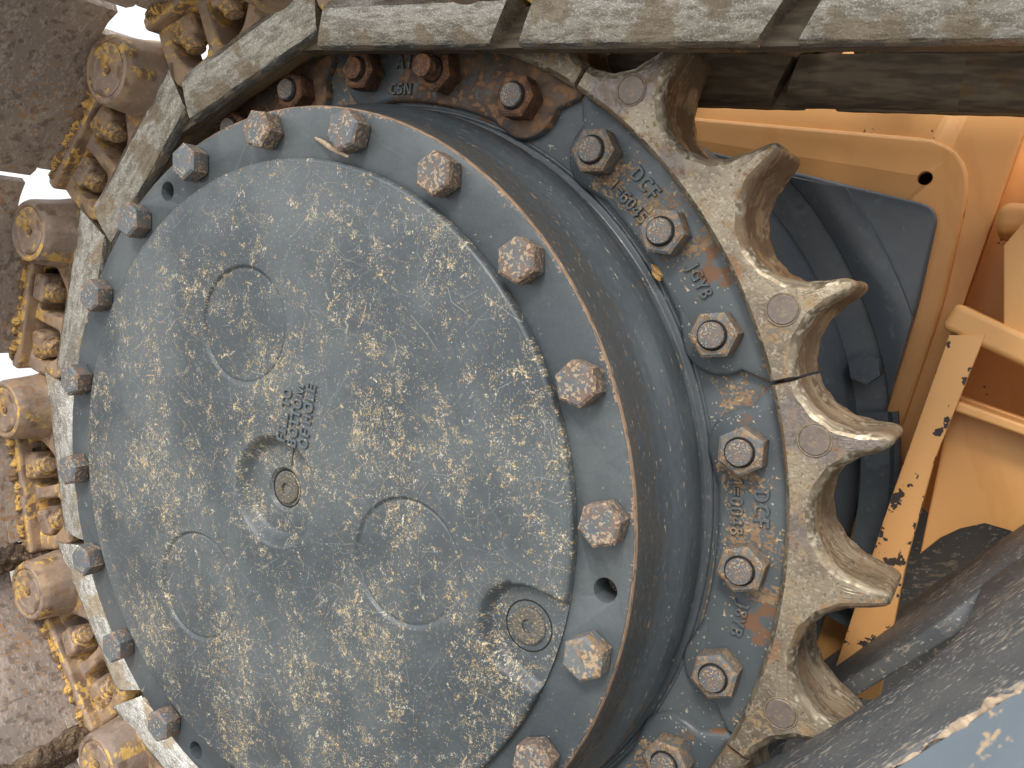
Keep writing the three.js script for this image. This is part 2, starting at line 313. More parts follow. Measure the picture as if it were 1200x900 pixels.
// guard beam: grey-blue paint under a grey film with tan smears that run along it
const matBeam = surface(1024, (x, y) => {
  const a = fbm(0, 6, x, y, 8), s = fbm(3, 5, x >> 2, y, 9), f = fbm(5, 3, x, y, 10);
  let c = mix([100, 102, 102], [78, 82, 86], sst(0.35, 0.65, a)), r = 0.44 + 0.3 * f, h = 0.4 + 0.3 * f;
  const t = sst(0.57, 0.66, fbm(5, 3, x >> 2, y, 9) * 0.5 + f * 0.25 + fbm(1, 5, x >> 1, y, 29) * 0.25); c = mix(c, mix([198, 174, 144], [150, 142, 130], f), t * 0.75); r += t * 0.25; h += t * 0.2;
  const d = sst(0.64, 0.74, fbm(6, 2, x >> 1, y, 66) * 0.5 + f * 0.5); c = mix(c, [196, 194, 186], d * 0.6);
  return { c, r, h };
}, { bump: 0.0008 });
const matFace = surface(512, (x, y) => {
  const a = fbm(0, 6, x, y, 38), f = fbm(5, 3, x, y, 40), t = sst(0.66, 0.72, fbm(3, 5, x >> 1, y, 33) * 0.8 + f * 0.2);
  return { c: mix(mix([120, 130, 138], [102, 112, 121], a), [196, 164, 124], t * 0.8), r: 0.4 + 0.2 * f + t * 0.3, h: 0.4 + 0.2 * f + 0.2 * t };
}, { bump: 0.0006 });
const matMud = surface(256, (x, y) => { const f = fbm(3, 5, x, y, 61); return { c: mix([198, 178, 150], [140, 122, 106], f), r: 0.95, h: f }; }, { bump: 0.0015 });
const matGround = surface(512, (x, y) => { const f = fbm(3, 5, x, y, 1); return { c: mix([150, 145, 136], [126, 121, 113], f), r: 0.95, h: f }; }, { bump: 0.004 });
const matDirt = surface(512, (x, y) => { const f = fbm(4, 4, x, y, 51), a = fbm(1, 6, x, y, 52); return { c: mix(mix([110, 92, 74], [66, 56, 48], sst(0.35, 0.65, a)), [164, 140, 108], sst(0.6, 0.7, f) * 0.6), r: 0.95, h: f }; }, { bump: 0.003 });
const matDark = new THREE.MeshStandardMaterial({ color: 0x1c1b1a, roughness: 0.8 });
const matPlug = surface(512, (x, y) => { const a = fbm(2, 6, x, y, 31), f = fbm(4, 4, x, y, 32); return { c: mix(mix([112, 108, 98], [84, 82, 78], a), [176, 150, 116], sst(0.62, 0.70, f) * 0.8), r: 0.6, h: f, m: 0.3 }; }, { bump: 0.0008 });
const font = await new FontLoader().loadAsync('fonts/droid/droid_sans_bold.typeface.json');
function lettering(text, size, depth = 0.0016) {
  const g = new TextGeometry(text, { font, size, depth: depth * 0.4, curveSegments: 4, bevelEnabled: true, bevelThickness: depth * 0.6, bevelSize: 0.0004, bevelOffset: -0.0002, bevelSegments: 2 });
  g.computeBoundingBox(); const b = g.boundingBox; g.translate(-(b.min.x + b.max.x) / 2, -(b.min.y + b.max.y) / 2, 0); return g;
}

// ---------------------------------------------------------------- ground
{
  const g = new THREE.PlaneGeometry(240, 240); g.rotateX(-Math.PI / 2); const uv = g.attributes.uv; for (let i = 0; i < uv.count; i++) uv.setXY(i, uv.getX(i) * 160, uv.getY(i) * 160);
  const m = mesh('ground', g, matGround); m.position.y = -1.15; m.userData.kind = 'structure';
}

// ---------------------------------------------------------------- orange main frame behind, with the motor housing on it
const ZP = -0.41;
{
  const fr = thing('machine_frame', 'orange painted steel frame of the machine behind the sprocket teeth', 'machine frame');
  // base plate with its bolt hole
  const plate = poly([[-0.15, 0.62], [0.78, 0.58], [0.6302, 0.2415], [0.5442, 0.0547], [0.3563, -0.36], [-0.15, -0.36]]);
  const hole = new THREE.Path(); hole.absarc(0.5389, 0.2162, 0.0180, 0, 2 * Math.PI, true); plate.holes.push(hole);
  mesh('side_plate', boxUV(shift(extrude(plate, 0.03, 0.003), 0, 0, ZP - 0.006), 0.45), matOrange, fr);
  const pad = roundPoly([[-0.05, 0.4862], [0.5920, 0.2385], [0.5379, 0.0820], [0.4068, -0.205], [-0.05, -0.205]], [0.01, 0.06, 0.02, 0.02, 0.02]);
  const hole2 = new THREE.Path(); hole2.absarc(0.5389, 0.2162, 0.0112, 0, 2 * Math.PI, true); pad.holes.push(hole2);
  mesh('raised_pad', boxUV(shift(extrude(pad, 0.012, 0.004, 3), 0, 0, ZP), 0.45, 0.3, 0.2), matOrange, fr);
  mesh('bolt_hole', boxUV(shift(latheZ([[0.0, ZP - 0.15], [0.055, ZP - 0.15], [0.055, ZP - 0.038], [0.019, ZP - 0.038]], 32), 0.5389, 0.2162, 0)), matOrange, fr);
  // deeper web beside the plate, the deep flange that stands out towards the camera, its shelves and rib
  mesh('web_panel', boxUV(shift(extrude(poly([[0.50, -0.155], [0.5286, -0.1438], [0.56, -0.1483], [0.62, -0.19], [0.86, -0.29], [0.86, 0.62], [0.76, 0.62], [0.615, 0.2415], [0.53, 0.0547], [0.46, -0.10]]), 0.02, 0.002), 0, 0, ZP - 0.055), 0.5, 0.1, 0.6), matOrange, fr);
  mesh('belly_plate', boxUV(shift(new THREE.BoxGeometry(1.6, 0.9, 0.02), 0.55, -0.30, ZP - 0.22), 0.5), matBeam, fr);
  mesh('plate_edge', boxUV(shift(extrude(poly([[0.620, 0.2415], [0.6302, 0.2415], [0.5442, 0.0547], [0.5372, 0.0547]]), 0.06, 0.002), 0, 0, ZP - 0.014), 0.4), matOrange, fr);
  const stripL = [[0.5463, 0.0544], [0.5093, -0.0267], [0.4714, -0.1054], [0.4290, -0.2008], [0.39, -0.29]], stripR = [[0.44, -0.29], [0.4633, -0.2044], [0.4827, -0.1549], [0.5080, -0.0909], [0.5193, -0.0596], [0.5374, -0.0137], [0.5580, 0.0230], [0.5749, 0.0499]];
  const barXY = (p, q, th, depth, z, r = 0.004) => { const dx = q[0] - p[0], dy = q[1] - p[1], L = Math.hypot(dx, dy); const g = new RoundedBoxGeometry(L, th, depth, 3, r); g.rotateZ(Math.atan2(dy, dx)); return g.translate((p[0] + q[0]) / 2, (p[1] + q[1]) / 2, z - depth / 2); };
  mesh('flange_strip', boxUV(shift(extrude(poly([[0.5463, 0.0544], [0.4714, -0.1054], [0.39, -0.29], [0.44, -0.29], [0.4827, -0.1549], [0.5193, -0.0596], [0.5749, 0.0499]]), 0.016, 0.002, 2), 0, 0, -0.30), 0.25), matChip, fr);
  mesh('flange_web', boxUV(barXY([0.552, 0.050], [0.398, -0.29], 0.010, 0.10, -0.315, 0.002), 0.4, 0.3), matOrange, fr);
  mesh('upper_shelf', boxUV(barXY([0.5480, 0.0720], [0.70, -0.0420], 0.026, 0.14, -0.302, 0.006), 0.4, 0.5), matOrange, fr);
  mesh('rib', boxUV(shift(extrude(poly([[0.5887, 0.0500], [0.6040, 0.0400], [0.70, 0.18], [0.68, 0.20], [0.6130, 0.1400], [0.5985, 0.1260]]), 0.14, 0.002, 2), 0, 0, -0.308), 0.4, 0.7), matOrange, fr);
  mesh('upper_ledge', boxUV(barXY([0.5960, 0.1560], [0.75, 0.105], 0.030, 0.10, -0.345, 0.012), 0.4, 0.2), matOrange, fr);
  mesh('lower_shelf', boxUV(barXY([0.5420, -0.0120], [0.70, -0.0980], 0.010, 0.05, -0.312, 0.003), 0.4, 0.4), matOrange, fr);
  mesh('lower_web', boxUV(shift(extrude(poly([[0.49, -0.158], [0.5110, -0.1420], [0.5286, -0.1338], [0.5500, -0.1293], [0.5700, -0.137], [0.5900, -0.155], [0.72, -0.22], [0.74, -0.110], [0.5440, -0.0050], [0.5350, -0.018]]), 0.02, 0.002, 2), 0, 0, -0.345), 0.4, 0.15), matOrange, fr);

  const mo = thing('drive_motor_housing', 'dark blue drive motor housing bolted to the orange frame behind the sprocket', 'motor housing');
  mesh('mounting_plate', boxUV(shift(extrude(roundPoly([[-0.2, 0.575], [0.3875, 0.2680], [0.5495, 0.1815], [0.5150, 0.0830], [0.30, -0.4220], [-0.1, -0.40]], [0.01, 0.01, 0.02, 0.01, 0.01, 0.01]), 0.014, 0.003, 3), 0, 0, ZP + 0.016), 0.4), matMotor, mo);
  const z0 = ZP + 0.016; const arcPts = (R, a, b, n) => Array.from({ length: n + 1 }, (_, i) => [R * Math.cos(rad(a + (b - a) * i / n)), R * Math.sin(rad(a + (b - a) * i / n))]);
  mesh('flange_ring', boxUV(shift(extrude(poly([...arcPts(0.5165, 8.2, 25.4, 24), ...arcPts(0.478, 31.4, -0.6, 40)]), 0.014, 0.002, 2), 0, 0, z0 + 0.013), 0.4, 0.2), matMotor, mo);
  mesh('lip_ring', boxUV(crease(latheZ([[0.486, z0 + 0.012], [0.4855, z0 + 0.020], [0.481, z0 + 0.022], [0.476, z0 + 0.017], [0.448, z0 + 0.017]], 90, rad(90 - 31), rad(29)), 30), 0.4, 0.2), matMotor, mo);
  mesh('motor_case', boxUV(crease(latheZ([[0.444, z0 - 0.002], [0.440, z0 + 0.035], [0.428, z0 + 0.08], [0.405, z0 + 0.15], [0.380, z0 + 0.19], [0.34, z0 + 0.20]], 160, rad(58), rad(107)), 30), 0.4, 0.6), matMotor, mo);
  for (const a of [3.8, -26, 33.5, -56]) mesh('bolt', boxUV(shift(new THREE.CylinderGeometry(0.016, 0.0165, 0.018, 6).rotateX(Math.PI / 2), 0.463 * Math.cos(rad(a)), 0.463 * Math.sin(rad(a)), z0 + 0.026), 0.1), matMotor, mo);
}

// ---------------------------------------------------------------- sprocket wheel: drum, cover, bolts, segments
const wheel = thing('drive_sprocket', 'blue grey final drive hub ringed by a worn steel toothed sprocket', 'drive sprocket');
const RB = 0.33;                                                                   // cover bolt circle
{
  // drum and hub flange as one turned casting
  const prof = [[0.3475, -0.0006], [0.3495, -0.0012], [0.3505, -0.0035], [0.3512, -0.012], [0.3516, -0.024], [0.3524, -0.036], [0.3542, -0.047], [0.3578, -0.056], [0.3625, -0.063], [0.3658, -0.069], [0.3676, -0.076], [0.3684, -0.084], [0.3684, -0.092], [0.3672, -0.0985], [0.3640, -0.1025], [0.3620, -0.106], [0.3620, -0.112], [0.3650, -0.1150], [0.3700, -0.1160], [0.3712, -0.1172], [0.3712, -0.1190], [0.3750, -0.1195], [0.4300, -0.1195], [0.4330, -0.1225], [0.4330, -0.150], [0.36, -0.152], [0.30, -0.16]];
  const lp = []; for (let i = 0; i < prof.length - 1; i++) for (let k = 0; k < 4; k++) lp.push([prof[i][0] + (prof[i + 1][0] - prof[i][0]) * k / 4, prof[i][1] + (prof[i + 1][1] - prof[i][1]) * k / 4]); lp.push(prof.at(-1));
  let s = 0; const ss = lp.map((p, i) => (i && (s += Math.hypot(p[0] - lp[i - 1][0], p[1] - lp[i - 1][1])), s));
  const g = new THREE.LatheGeometry(lp.map(p => V2(p[0], p[1])), 256); g.rotateX(Math.PI / 2);
  const uv = g.attributes.uv, n = lp.length; for (let i = 0; i < uv.count; i++) uv.setXY(i, uv.getX(i) * 6, clamp(ss[i % n] / 0.145, 0, 0.98));
  const iEnd = lp.findIndex(p => p[1] < -0.1175);
  mesh('hub_drum', g, matDrum, wheel);
  // painted flange face seen between the segments
  mesh('hub_flange', boxUV(crease(latheZ([[0.3725, -0.1205], [0.3740, -0.1182], [0.4330, -0.1182], [0.4345, -0.1200]], 200), 30), 0.4), matBlue, wheel);

  // cover flange: ring with three tapped holes
  const ring = new THREE.Shape(); ring.absarc(0, 0, 0.3480, 0, 2 * Math.PI);
  const inner = new THREE.Path(); inner.absarc(0, 0, 0.2900, 0, 2 * Math.PI, true); ring.holes.push(inner);
  const taps = [[-0.1124, 0.3115], [0.3149, -0.0961], [-0.1953, -0.2700]];
  for (const [x, y] of taps) { const h = new THREE.Path(); h.absarc(x, y, 0.0104, 0, 2 * Math.PI, true); ring.holes.push(h); }
  let fg = new THREE.ExtrudeGeometry(ring, { depth: 0.026, bevelEnabled: true, bevelSize: 0.0016, bevelThickness: 0.0016, bevelOffset: -0.0004, bevelSegments: 2, curveSegments: 160 });
  fg.translate(0, 0, -0.0276); fg = crease(fg, 40);
  { const p = fg.attributes.position, uv2 = fg.attributes.uv; for (let i = 0; i < p.count; i++) uv2.setXY(i, p.getX(i) / 0.72 + 0.5, p.getY(i) / 0.72 + 0.5); }
  const fl = mesh('cover_flange', fg, matFlange, wheel);
  for (const [x, y] of taps) {
    const t = []; for (let k = 0; k < 26; k++) t.push([0.0105 - (k % 2) * 0.0012, -0.0016 - k * 0.0010]); t.push([0.0005, -0.030]);
    mesh('tapped_hole', boxUV(shift(crease(latheZ(t, 24), 20), x, y, 0), 0.06), matPlug, fl);
  }

  // cover plate as a height field: crown, edge groove, plug dimple, three boss outlines, drain pocket
  const DR = 0.2745, DA = rad(-26.8), dx = DR * Math.cos(DA), dy = DR * Math.sin(DA);
  const bosses = [94.4, 214.2, 334.2].map(a => [0.158 * Math.cos(rad(a)), 0.158 * Math.sin(rad(a))]);
  const REDGE = 0.3035;
  const H = (x, y) => {
    const R = Math.hypot(x, y); let z = 0.0168 - 0.0052 * sst(0.225, 0.3035, R) - 0.0012 * (R / 0.3) ** 2;
    if (R > REDGE - 0.004) { const t = clamp((R - (REDGE - 0.004)) / 0.004); z -= 0.004 * (1 - Math.sqrt(Math.max(0, 1 - t * t))); }
    const q = Math.hypot(x + 0.002, y); z -= 0.0135 * sst(0.0540, 0.0410, q);
    z -= 0.0035 * sst(0.0205, 0.0185, q);
    for (const [bx, by] of bosses) { const hb = Math.hypot(x - bx, y - by), e = Math.abs(hb - 0.0540); z -= 0.0016 * sst(0.0020, 0.0004, e) + 0.0017 * sst(0.0555, 0.0528, hb); }
    const ex = x - dx, ey = y - dy, er = ex * Math.cos(DA) + ey * Math.sin(DA), et = -ex * Math.sin(DA) + ey * Math.cos(DA);
    const tt = et > 0 ? et : et * 0.95;
    const sd = er > 0 ? Math.abs(tt) - 0.0325 - er * (et < 0 ? 0.20 : 0.05) : Math.hypot(er, tt) - 0.0325;
    const wall = et < 0.012 || er < -0.02 ? 0.0085 : 0.005;
    const floor = 0.0020, k = sst(wall, 0, sd + 0.001);
    return z + (floor - z) * k;
  };
  const rings = []; for (let r = 0; r < 0.3; r += 0.00125) rings.push(r); for (let k = 0; k <= 8; k++) rings.push(0.2999 + (REDGE - 0.0001 - 0.2999) * Math.sin(k / 8 * Math.PI / 2)); 
  const A = 900, pos = [], idx = [], uvs = [];
  rings.forEach((r, i) => { for (let a = 0; a < A; a++) { const t = a / A * 2 * Math.PI, x = r * Math.cos(t), y = r * Math.sin(t); pos.push(x, y, H(x, y)); uvs.push(x / 0.62 + 0.5, y / 0.62 + 0.5); } });
  for (let a = 0; a < A; a++) { const t = a / A * 2 * Math.PI; pos.push(REDGE * Math.cos(t), REDGE * Math.sin(t), 0.0012); uvs.push(0.5 + 0.4835 * Math.cos(t), 0.5 + 0.4835 * Math.sin(t)); }
  for (let i = 0; i < rings.length; i++) for (let a = 0; a < A; a++) { const b = (a + 1) % A, p = i * A + a, q = i * A + b; idx.push(p, p + A, q, q, p + A, q + A); }
  const cg = new THREE.BufferGeometry(); cg.setAttribute('position', new THREE.Float32BufferAttribute(pos, 3)); cg.setAttribute('uv', new THREE.Float32BufferAttribute(uvs, 2)); cg.setIndex(idx); cg.computeVertexNormals();
  const cp = mesh('cover_plate', cg, matCover, wheel);
  // cast text, reads upwards
  const T = rad(68); const dirx = Math.cos(T), diry = Math.sin(T), nx = diry, ny = -dirx;
  [['FILL TO', 0.0270, 0.0690], ['BOTTOM', 0.0410, 0.0665], ['OF HOLE', 0.0550, 0.0640]].forEach(([s, x, y]) => {
    const g2 = lettering(s, 0.0105, 0.0019); g2.rotateZ(T); mesh('cast_lettering', boxUV(shift(g2, x, y, 0.0168), 0.4, 0.3, 0.1), matBlue, cp);
  });
  { const b = new RoundedBoxGeometry(0.0018, 0.017, 0.002, 1, 0.0008); b.rotateZ(rad(-22)); mesh('level_mark', boxUV(shift(b, 0.0142, 0.0290, 0.0036), 0.4), matBlue, cp); }
  // socket plugs
  const plug = (x, y, z, r, gap = 0.0026) => {
    const p = mesh('socket_plug', boxUV(shift(crease(latheZ([[0.0055, z - 0.008], [0.0055, z - 0.0005], [0.0065, z], [r - 0.0018, z], [r - 0.0004, z - 0.0012], [r, z - 0.005]], 48), 30), x, y, 0), 0.08), matPlug, cp);
    mesh('hex_socket', boxUV(shift(new THREE.CylinderGeometry(0.0062, 0.0062, 0.001, 6).rotateX(Math.PI / 2), x, y, z - 0.0065), 0.06), matNutRust, p);
    mesh('seal_ring', boxUV(shift(new THREE.TorusGeometry(r + gap, 0.0011, 8, 64), x, y, z - 0.0034), 0.06), matDark, p);
  };
  plug(-0.002, 0, 0.0026, 0.0150); plug(dx, dy, 0.0046, 0.0155, 0.0050);

  // hexagon bolts of the cover
  const hexGeo = (af, h, ox, oy, tile = 0.06) => {
    const R = af / Math.sqrt(3), sh = new THREE.Shape(); for (let k = 0; k < 6; k++) { const a = k * Math.PI / 3; k ? sh.lineTo(R * Math.cos(a), R * Math.sin(a)) : sh.moveTo(R, 0); }
    sh.closePath();
    const e = new THREE.ExtrudeGeometry(sh, { depth: h - 0.004, bevelEnabled: true, bevelSize: 0.0022, bevelThickness: 0.0022, bevelOffset: -0.0022, bevelSegments: 2 }); e.translate(0, 0, 0.0022);
    const p = e.attributes.position;                                   // conical chamfer that rounds the corners
    for (let i = 0; i < p.count; i++) { const x = p.getX(i), y = p.getY(i), z = p.getZ(i), r = Math.hypot(x, y); const lim = h - Math.max(0, (r - af * 0.475)) * 0.75; if (z > lim) p.setZ(i, lim); }
    return boxUV(crease(e, 25), tile, ox, oy);
  };
  const variants = [0, 1, 2, 3].map(k => hexGeo(0.0308, 0.0200, (k % 2) * 0.5 + 0.25, (k >> 1) * 0.5 + 0.25, 0.12));
  for (let k = 0; k < 20; k++) {
    const a = -0.7608 + k * Math.PI / 10, b = mesh('bolt', variants[(k * 3 + (k >> 2)) % 4], k === 1 ? matNut : [0, 2, 3, 4, 5, 7, 17, 19].includes(k) ? matBoltRust : matBolt, wheel);
    b.position.set(RB * Math.cos(a), RB * Math.sin(a), 0.0006); b.rotation.z = rnd() * 2;
    b.rotation.x = rr(-0.015, 0.015);
  }

  // sprocket segments
  const P = (R, deg) => [R * Math.cos(rad(deg)), R * Math.sin(rad(deg))];
  const half = 19.86, pts = [];
  for (let a = -half; a <= half + 0.01; a += half / 16) pts.push(P(0.4365, a));
  pts.push(P(0.4295, half));
  const lobe = (sgn) => { const l = []; for (let k = 0; k <= 10; k++) { const ps = rad(100 - 10 * k), [bx, by] = P(0.4044, 13.333); const er = [Math.cos(rad(13.333)), Math.sin(rad(13.333))], et = [-er[1], er[0]]; const q = 0.0335; l.push([bx - er[0] * q * Math.cos(ps) + et[0] * q * Math.sin(ps), sgn * (by - er[1] * q * Math.cos(ps) + et[1] * q * Math.sin(ps))]); } return l; };
  pts.push(...lobe(1)); for (let a = 9; a >= -9; a -= 1.5) pts.push(P(0.3770, a)); pts.push(...lobe(-1).reverse()); pts.push(P(0.4295, -half));
  const segGeo = boxUV(shift(extrude(poly(pts), 0.03, 0.005, 4), 0, 0, -0.1085), 0.4);

  // toothed rim: outline lofted through the thickness
  const out = [], wear = [];
  const toothHalf = (s) => {            // from gullet centre to tip centre, s = +1/-1
    const l = []; const rho = 0.050, Rc = 0.5065;
    for (let k = 0; k <= 12; k++) { const al = rad(66 * k / 12), x = Rc - rho * Math.cos(al), y = rho * Math.sin(al); l.push([Math.hypot(x, y), Math.atan2(y, x), 1]); }
    const tp = rad(6.6667);
    for (const [R, w, g] of [[0.4935, 0.0094, 0.7], [0.5000, 0.0080, 0.45], [0.5055, 0.0066, 0.25], [0.5095, 0.0050, 0.1], [0.5122, 0.0027, 0.05], [0.5130, 0, 0]]) l.push([R, tp - w / R, g]);
    return l;
  };
  const hT = toothHalf(1);
  for (let t = -1; t <= 1; t++) {
    const c = rad(13.3333 * t), jit = 0;
    const lo = hT.map(([R, a, g]) => [R, c - rad(6.6667) + a, g]), hi = hT.map(([R, a, g]) => [R, c + rad(6.6667) - a, g]).reverse();
    (t === -1 ? lo : lo.slice(1)).forEach(q => { out.push([q[0] * Math.cos(q[1]), q[0] * Math.sin(q[1])]); wear.push(q[2]); });
    hi.slice(1).forEach(q => { out.push([q[0] * Math.cos(q[1]), q[0] * Math.sin(q[1])]); wear.push(q[2]); });
  }
  out[0] = P(0.4566, -half); out[out.length - 1] = P(0.4566, half);
  for (let a = half; a >= -half - 0.01; a -= half / 14) { out.push(P(0.4345, a)); wear.push(0); }
  const M = out.length, nor = out.map((p, i) => { const a = out[(i + M - 1) % M], b = out[(i + 1) % M]; const l = Math.hypot(b[0] - a[0], b[1] - a[1]) || 1; return [(b[1] - a[1]) / l, -(b[0] - a[0]) / l]; });
  const slices = [[-0.0915, 0.0042, 0], [-0.0925, 0.0024, 0], [-0.0945, 0.0009, 0], [-0.098, 0, 0], [-0.106, 0, 0.0006], [-0.113, 0, 0.0042], [-0.120, 0, 0.0056], [-0.152, 0, 0.0056], [-0.159, 0, 0.0042], [-0.166, 0, 0.0006], [-0.174, 0, 0], [-0.178, 0.002, 0], [-0.180, 0.005, 0]];
  const nOuter = out.length - 29;                                      // points of the toothed side; the rest is the inner arc
  const rp = [], ruv = [], loops = [];
  let arc = 0; const arcs = out.map((p, i) => (i && (arc += Math.hypot(p[0] - out[i - 1][0], p[1] - out[i - 1][1])), arc));
  slices.forEach(([z, ins, gr]) => {
    loops.push(out.map((p, i) => {
      const chamfer = ins * (1 + 0.5 * wear[i]) + gr * wear[i] + 0.0006 * Math.sin(i * 1.7 + z * 300) * wear[i];
      const cor = i === 0 || i === M - 1 ? 1 : i === nOuter - 1 || i === nOuter ? -1 : 0;
      if (cor) { const R0 = Math.hypot(p[0], p[1]), a0 = Math.atan2(p[1], p[0]) + cor * ins * 0.25 / 0.45, q0 = R0 + (R0 < 0.445 ? ins : -(ins * 1.5 + gr)); return [q0 * Math.cos(a0), q0 * Math.sin(a0), z]; }
      const R = Math.hypot(p[0], p[1]), lean = R > 0.485 ? (R - 0.485) * 0.22 : 0;
      return [p[0] - nor[i][0] * chamfer, p[1] - nor[i][1] * chamfer, z > -0.12 ? z - lean : z + lean];
    }));
  });
  const tri = (a, b, c, ua, ub, uc) => { rp.push(...a, ...b, ...c); ruv.push(...ua, ...ub, ...uc); };
  for (let j = 0; j < loops.length - 1; j++) for (let i = 0; i < M; i++) {
    const k = (i + 1) % M, a = loops[j][i], b = loops[j][k], c = loops[j + 1][k], d = loops[j + 1][i], S = 0.35;
    const uu = [arcs[i] / S, (i === M - 1 ? arc + 0.02 : arcs[k]) / S], v0 = slices[j][0] / S, v1 = slices[j + 1][0] / S;
    tri(a, d, b, [uu[0], v0], [uu[0], v1], [uu[1], v0]); tri(b, d, c, [uu[1], v0], [uu[0], v1], [uu[1], v1]);
  }
  const side = new THREE.BufferGeometry(); side.setAttribute('position', new THREE.Float32BufferAttribute(rp, 3)); side.setAttribute('uv', new THREE.Float32BufferAttribute(ruv, 2)); side.computeVertexNormals();
  const sideC = crease(side, 42);
  const cap = (loop, flip) => {
    const rin = 0.4345 + slices[0][1], cp2 = [], cu = [], A2 = loop.slice(0, nOuter), mids = [1, 0.85, 0.7, 0.55, 0.4, 0.2, 0].map(t => A2.map((p, i) => {
      const R = Math.hypot(p[0], p[1]), a = Math.atan2(p[1], p[0]), q = rin + (R - rin) * t;
      return [q * Math.cos(a), q * Math.sin(a), t === 1 ? p[2] : slices[flip ? slices.length - 1 : 0][0] - (flip ? -1 : 1) * Math.max(0, q - 0.485) * 0.22];
    }));
    for (let j = 0; j < 6; j++) for (let i = 0; i < nOuter - 1; i++) {
      const a = mids[j][i], b = mids[j][i + 1], c = mids[j + 1][i + 1], d = mids[j + 1][i];
      for (const q of flip ? [a, b, c, a, c, d] : [a, c, b, a, d, c]) { cp2.push(...q); cu.push(q[0] / 0.35, q[1] / 0.35); }
    }
    const g3 = new THREE.BufferGeometry(); g3.setAttribute('position', new THREE.Float32BufferAttribute(cp2, 3)); g3.setAttribute('uv', new THREE.Float32BufferAttribute(cu, 2)); g3.computeVertexNormals(); return crease(g3, 30);
  };
  const faceF = cap(loops[0], false), faceB = cap(loops.at(-1), true);
  const nutGeo = [0, 1, 2].map(k => { const e = hexGeo(0.0345, 0.0225, k * 0.41, k * 0.23 + 0.2); return e; });
  const studGeo = boxUV(crease(latheZ([[0.0105, 0.018], [0.0105, 0.0262], [0.0098, 0.0272], [0.0001, 0.0272]], 32), 30), 0.06, 0.4, 0.3);
  const ringGeo = boxUV(new THREE.TorusGeometry(0.0113, 0.0010, 6, 40).translate(0, 0, 0.0226), 0.06);
  const rivGeo = boxUV(mergeGeometries([flat(new THREE.CircleGeometry(0.0108, 40).translate(0, 0, 0.0009)), crease(latheZ([[0.0108, 0.0009], [0.0117, 0.0002], [0.0121, -0.002]], 40), 30)]), 0.25, 0.55, 0.15);
  const rivRing = boxUV(new THREE.TorusGeometry(0.0124, 0.0007, 6, 44).translate(0, 0, 0.0001), 0.06);
  const matRivet = surface(256, (x, y) => { const f = fbm(3, 5, x, y, 41); return { c: mix(mix([134, 122, 112], [108, 99, 94], f), [160, 138, 108], sst(0.6, 0.7, fbm(5, 3, x, y, 43)) * 0.6), r: 0.55, h: f, m: 0.35 }; }, { bump: 0.0005 });
  const letters = (segment, s, R, a, size) => { const g4 = lettering(s, size, 0.0028); g4.rotateZ(rad(a) - Math.PI / 2); mesh('cast_lettering', boxUV(shift(g4, R * Math.cos(rad(a)), R * Math.sin(rad(a)), -0.1088), 0.4), matBlue, segment); };
  const texts = { 25: ['DCF', '1=6045', 'JGY8'], [-15]: ['DCF', '1=0048', 'J8YB'], 65: ['A1', 'C5N', null] };
  for (const ca of [25, -15, 65, -55, 105, 145, 185, 225, 265]) {
    const sgm = mesh('sprocket_segment', segGeo, ca === 65 || ca === 105 ? matBlueRust : matBlue, wheel); sgm.rotation.z = rad(ca);
    const tr = mesh('toothed_rim', sideC, matFlank, sgm); mesh('tooth_face', faceF, matTooth, sgm); mesh('rear_tooth_face', faceB, matTooth, sgm);
    for (const [k, da] of [-13.333, 0, 13.333].entries()) {
      const rusty = ca === 65 && da > -5, worn = ca === 65 || ca === 105;
      const nt = mesh('nut', nutGeo[(k + Math.abs(ca)) % 3], rusty || worn ? matNutRust : matNut, sgm); const p = P(0.4044, da - 1.57 + 1.667 - 0.1); nt.position.set(p[0], p[1], -0.1087); nt.rotation.z = rnd() * 3;
      const st = mesh('stud_end', studGeo, rusty ? matNutRust : matBolt, sgm); st.position.copy(nt.position); if (rusty && da === 0) st.position.z += 0.012;
      const rg = mesh('stud_gap', ringGeo, matDark, sgm); rg.position.copy(nt.position);
    }
    for (const da of [-13.4, 14.0]) { const rv = mesh('rivet', rivGeo, matRivet, sgm); const p = P(0.4605, da); rv.position.set(p[0], p[1], -0.0913); const rg = mesh('rivet_rim', rivRing, matTooth, sgm); rg.position.copy(rv.position); }
    const t = texts[ca];
    if (t) { letters(sgm, t[0], 0.4135, ca === 65 ? 7.4 : 6.6, 0.0125); letters(sgm, t[1], ca === 65 ? 0.388 : 0.3935, ca === 65 ? 7.4 : 6.6, 0.0105); if (t[2]) letters(sgm, t[2], 0.4055, -6.6, 0.0100); }
  }
}
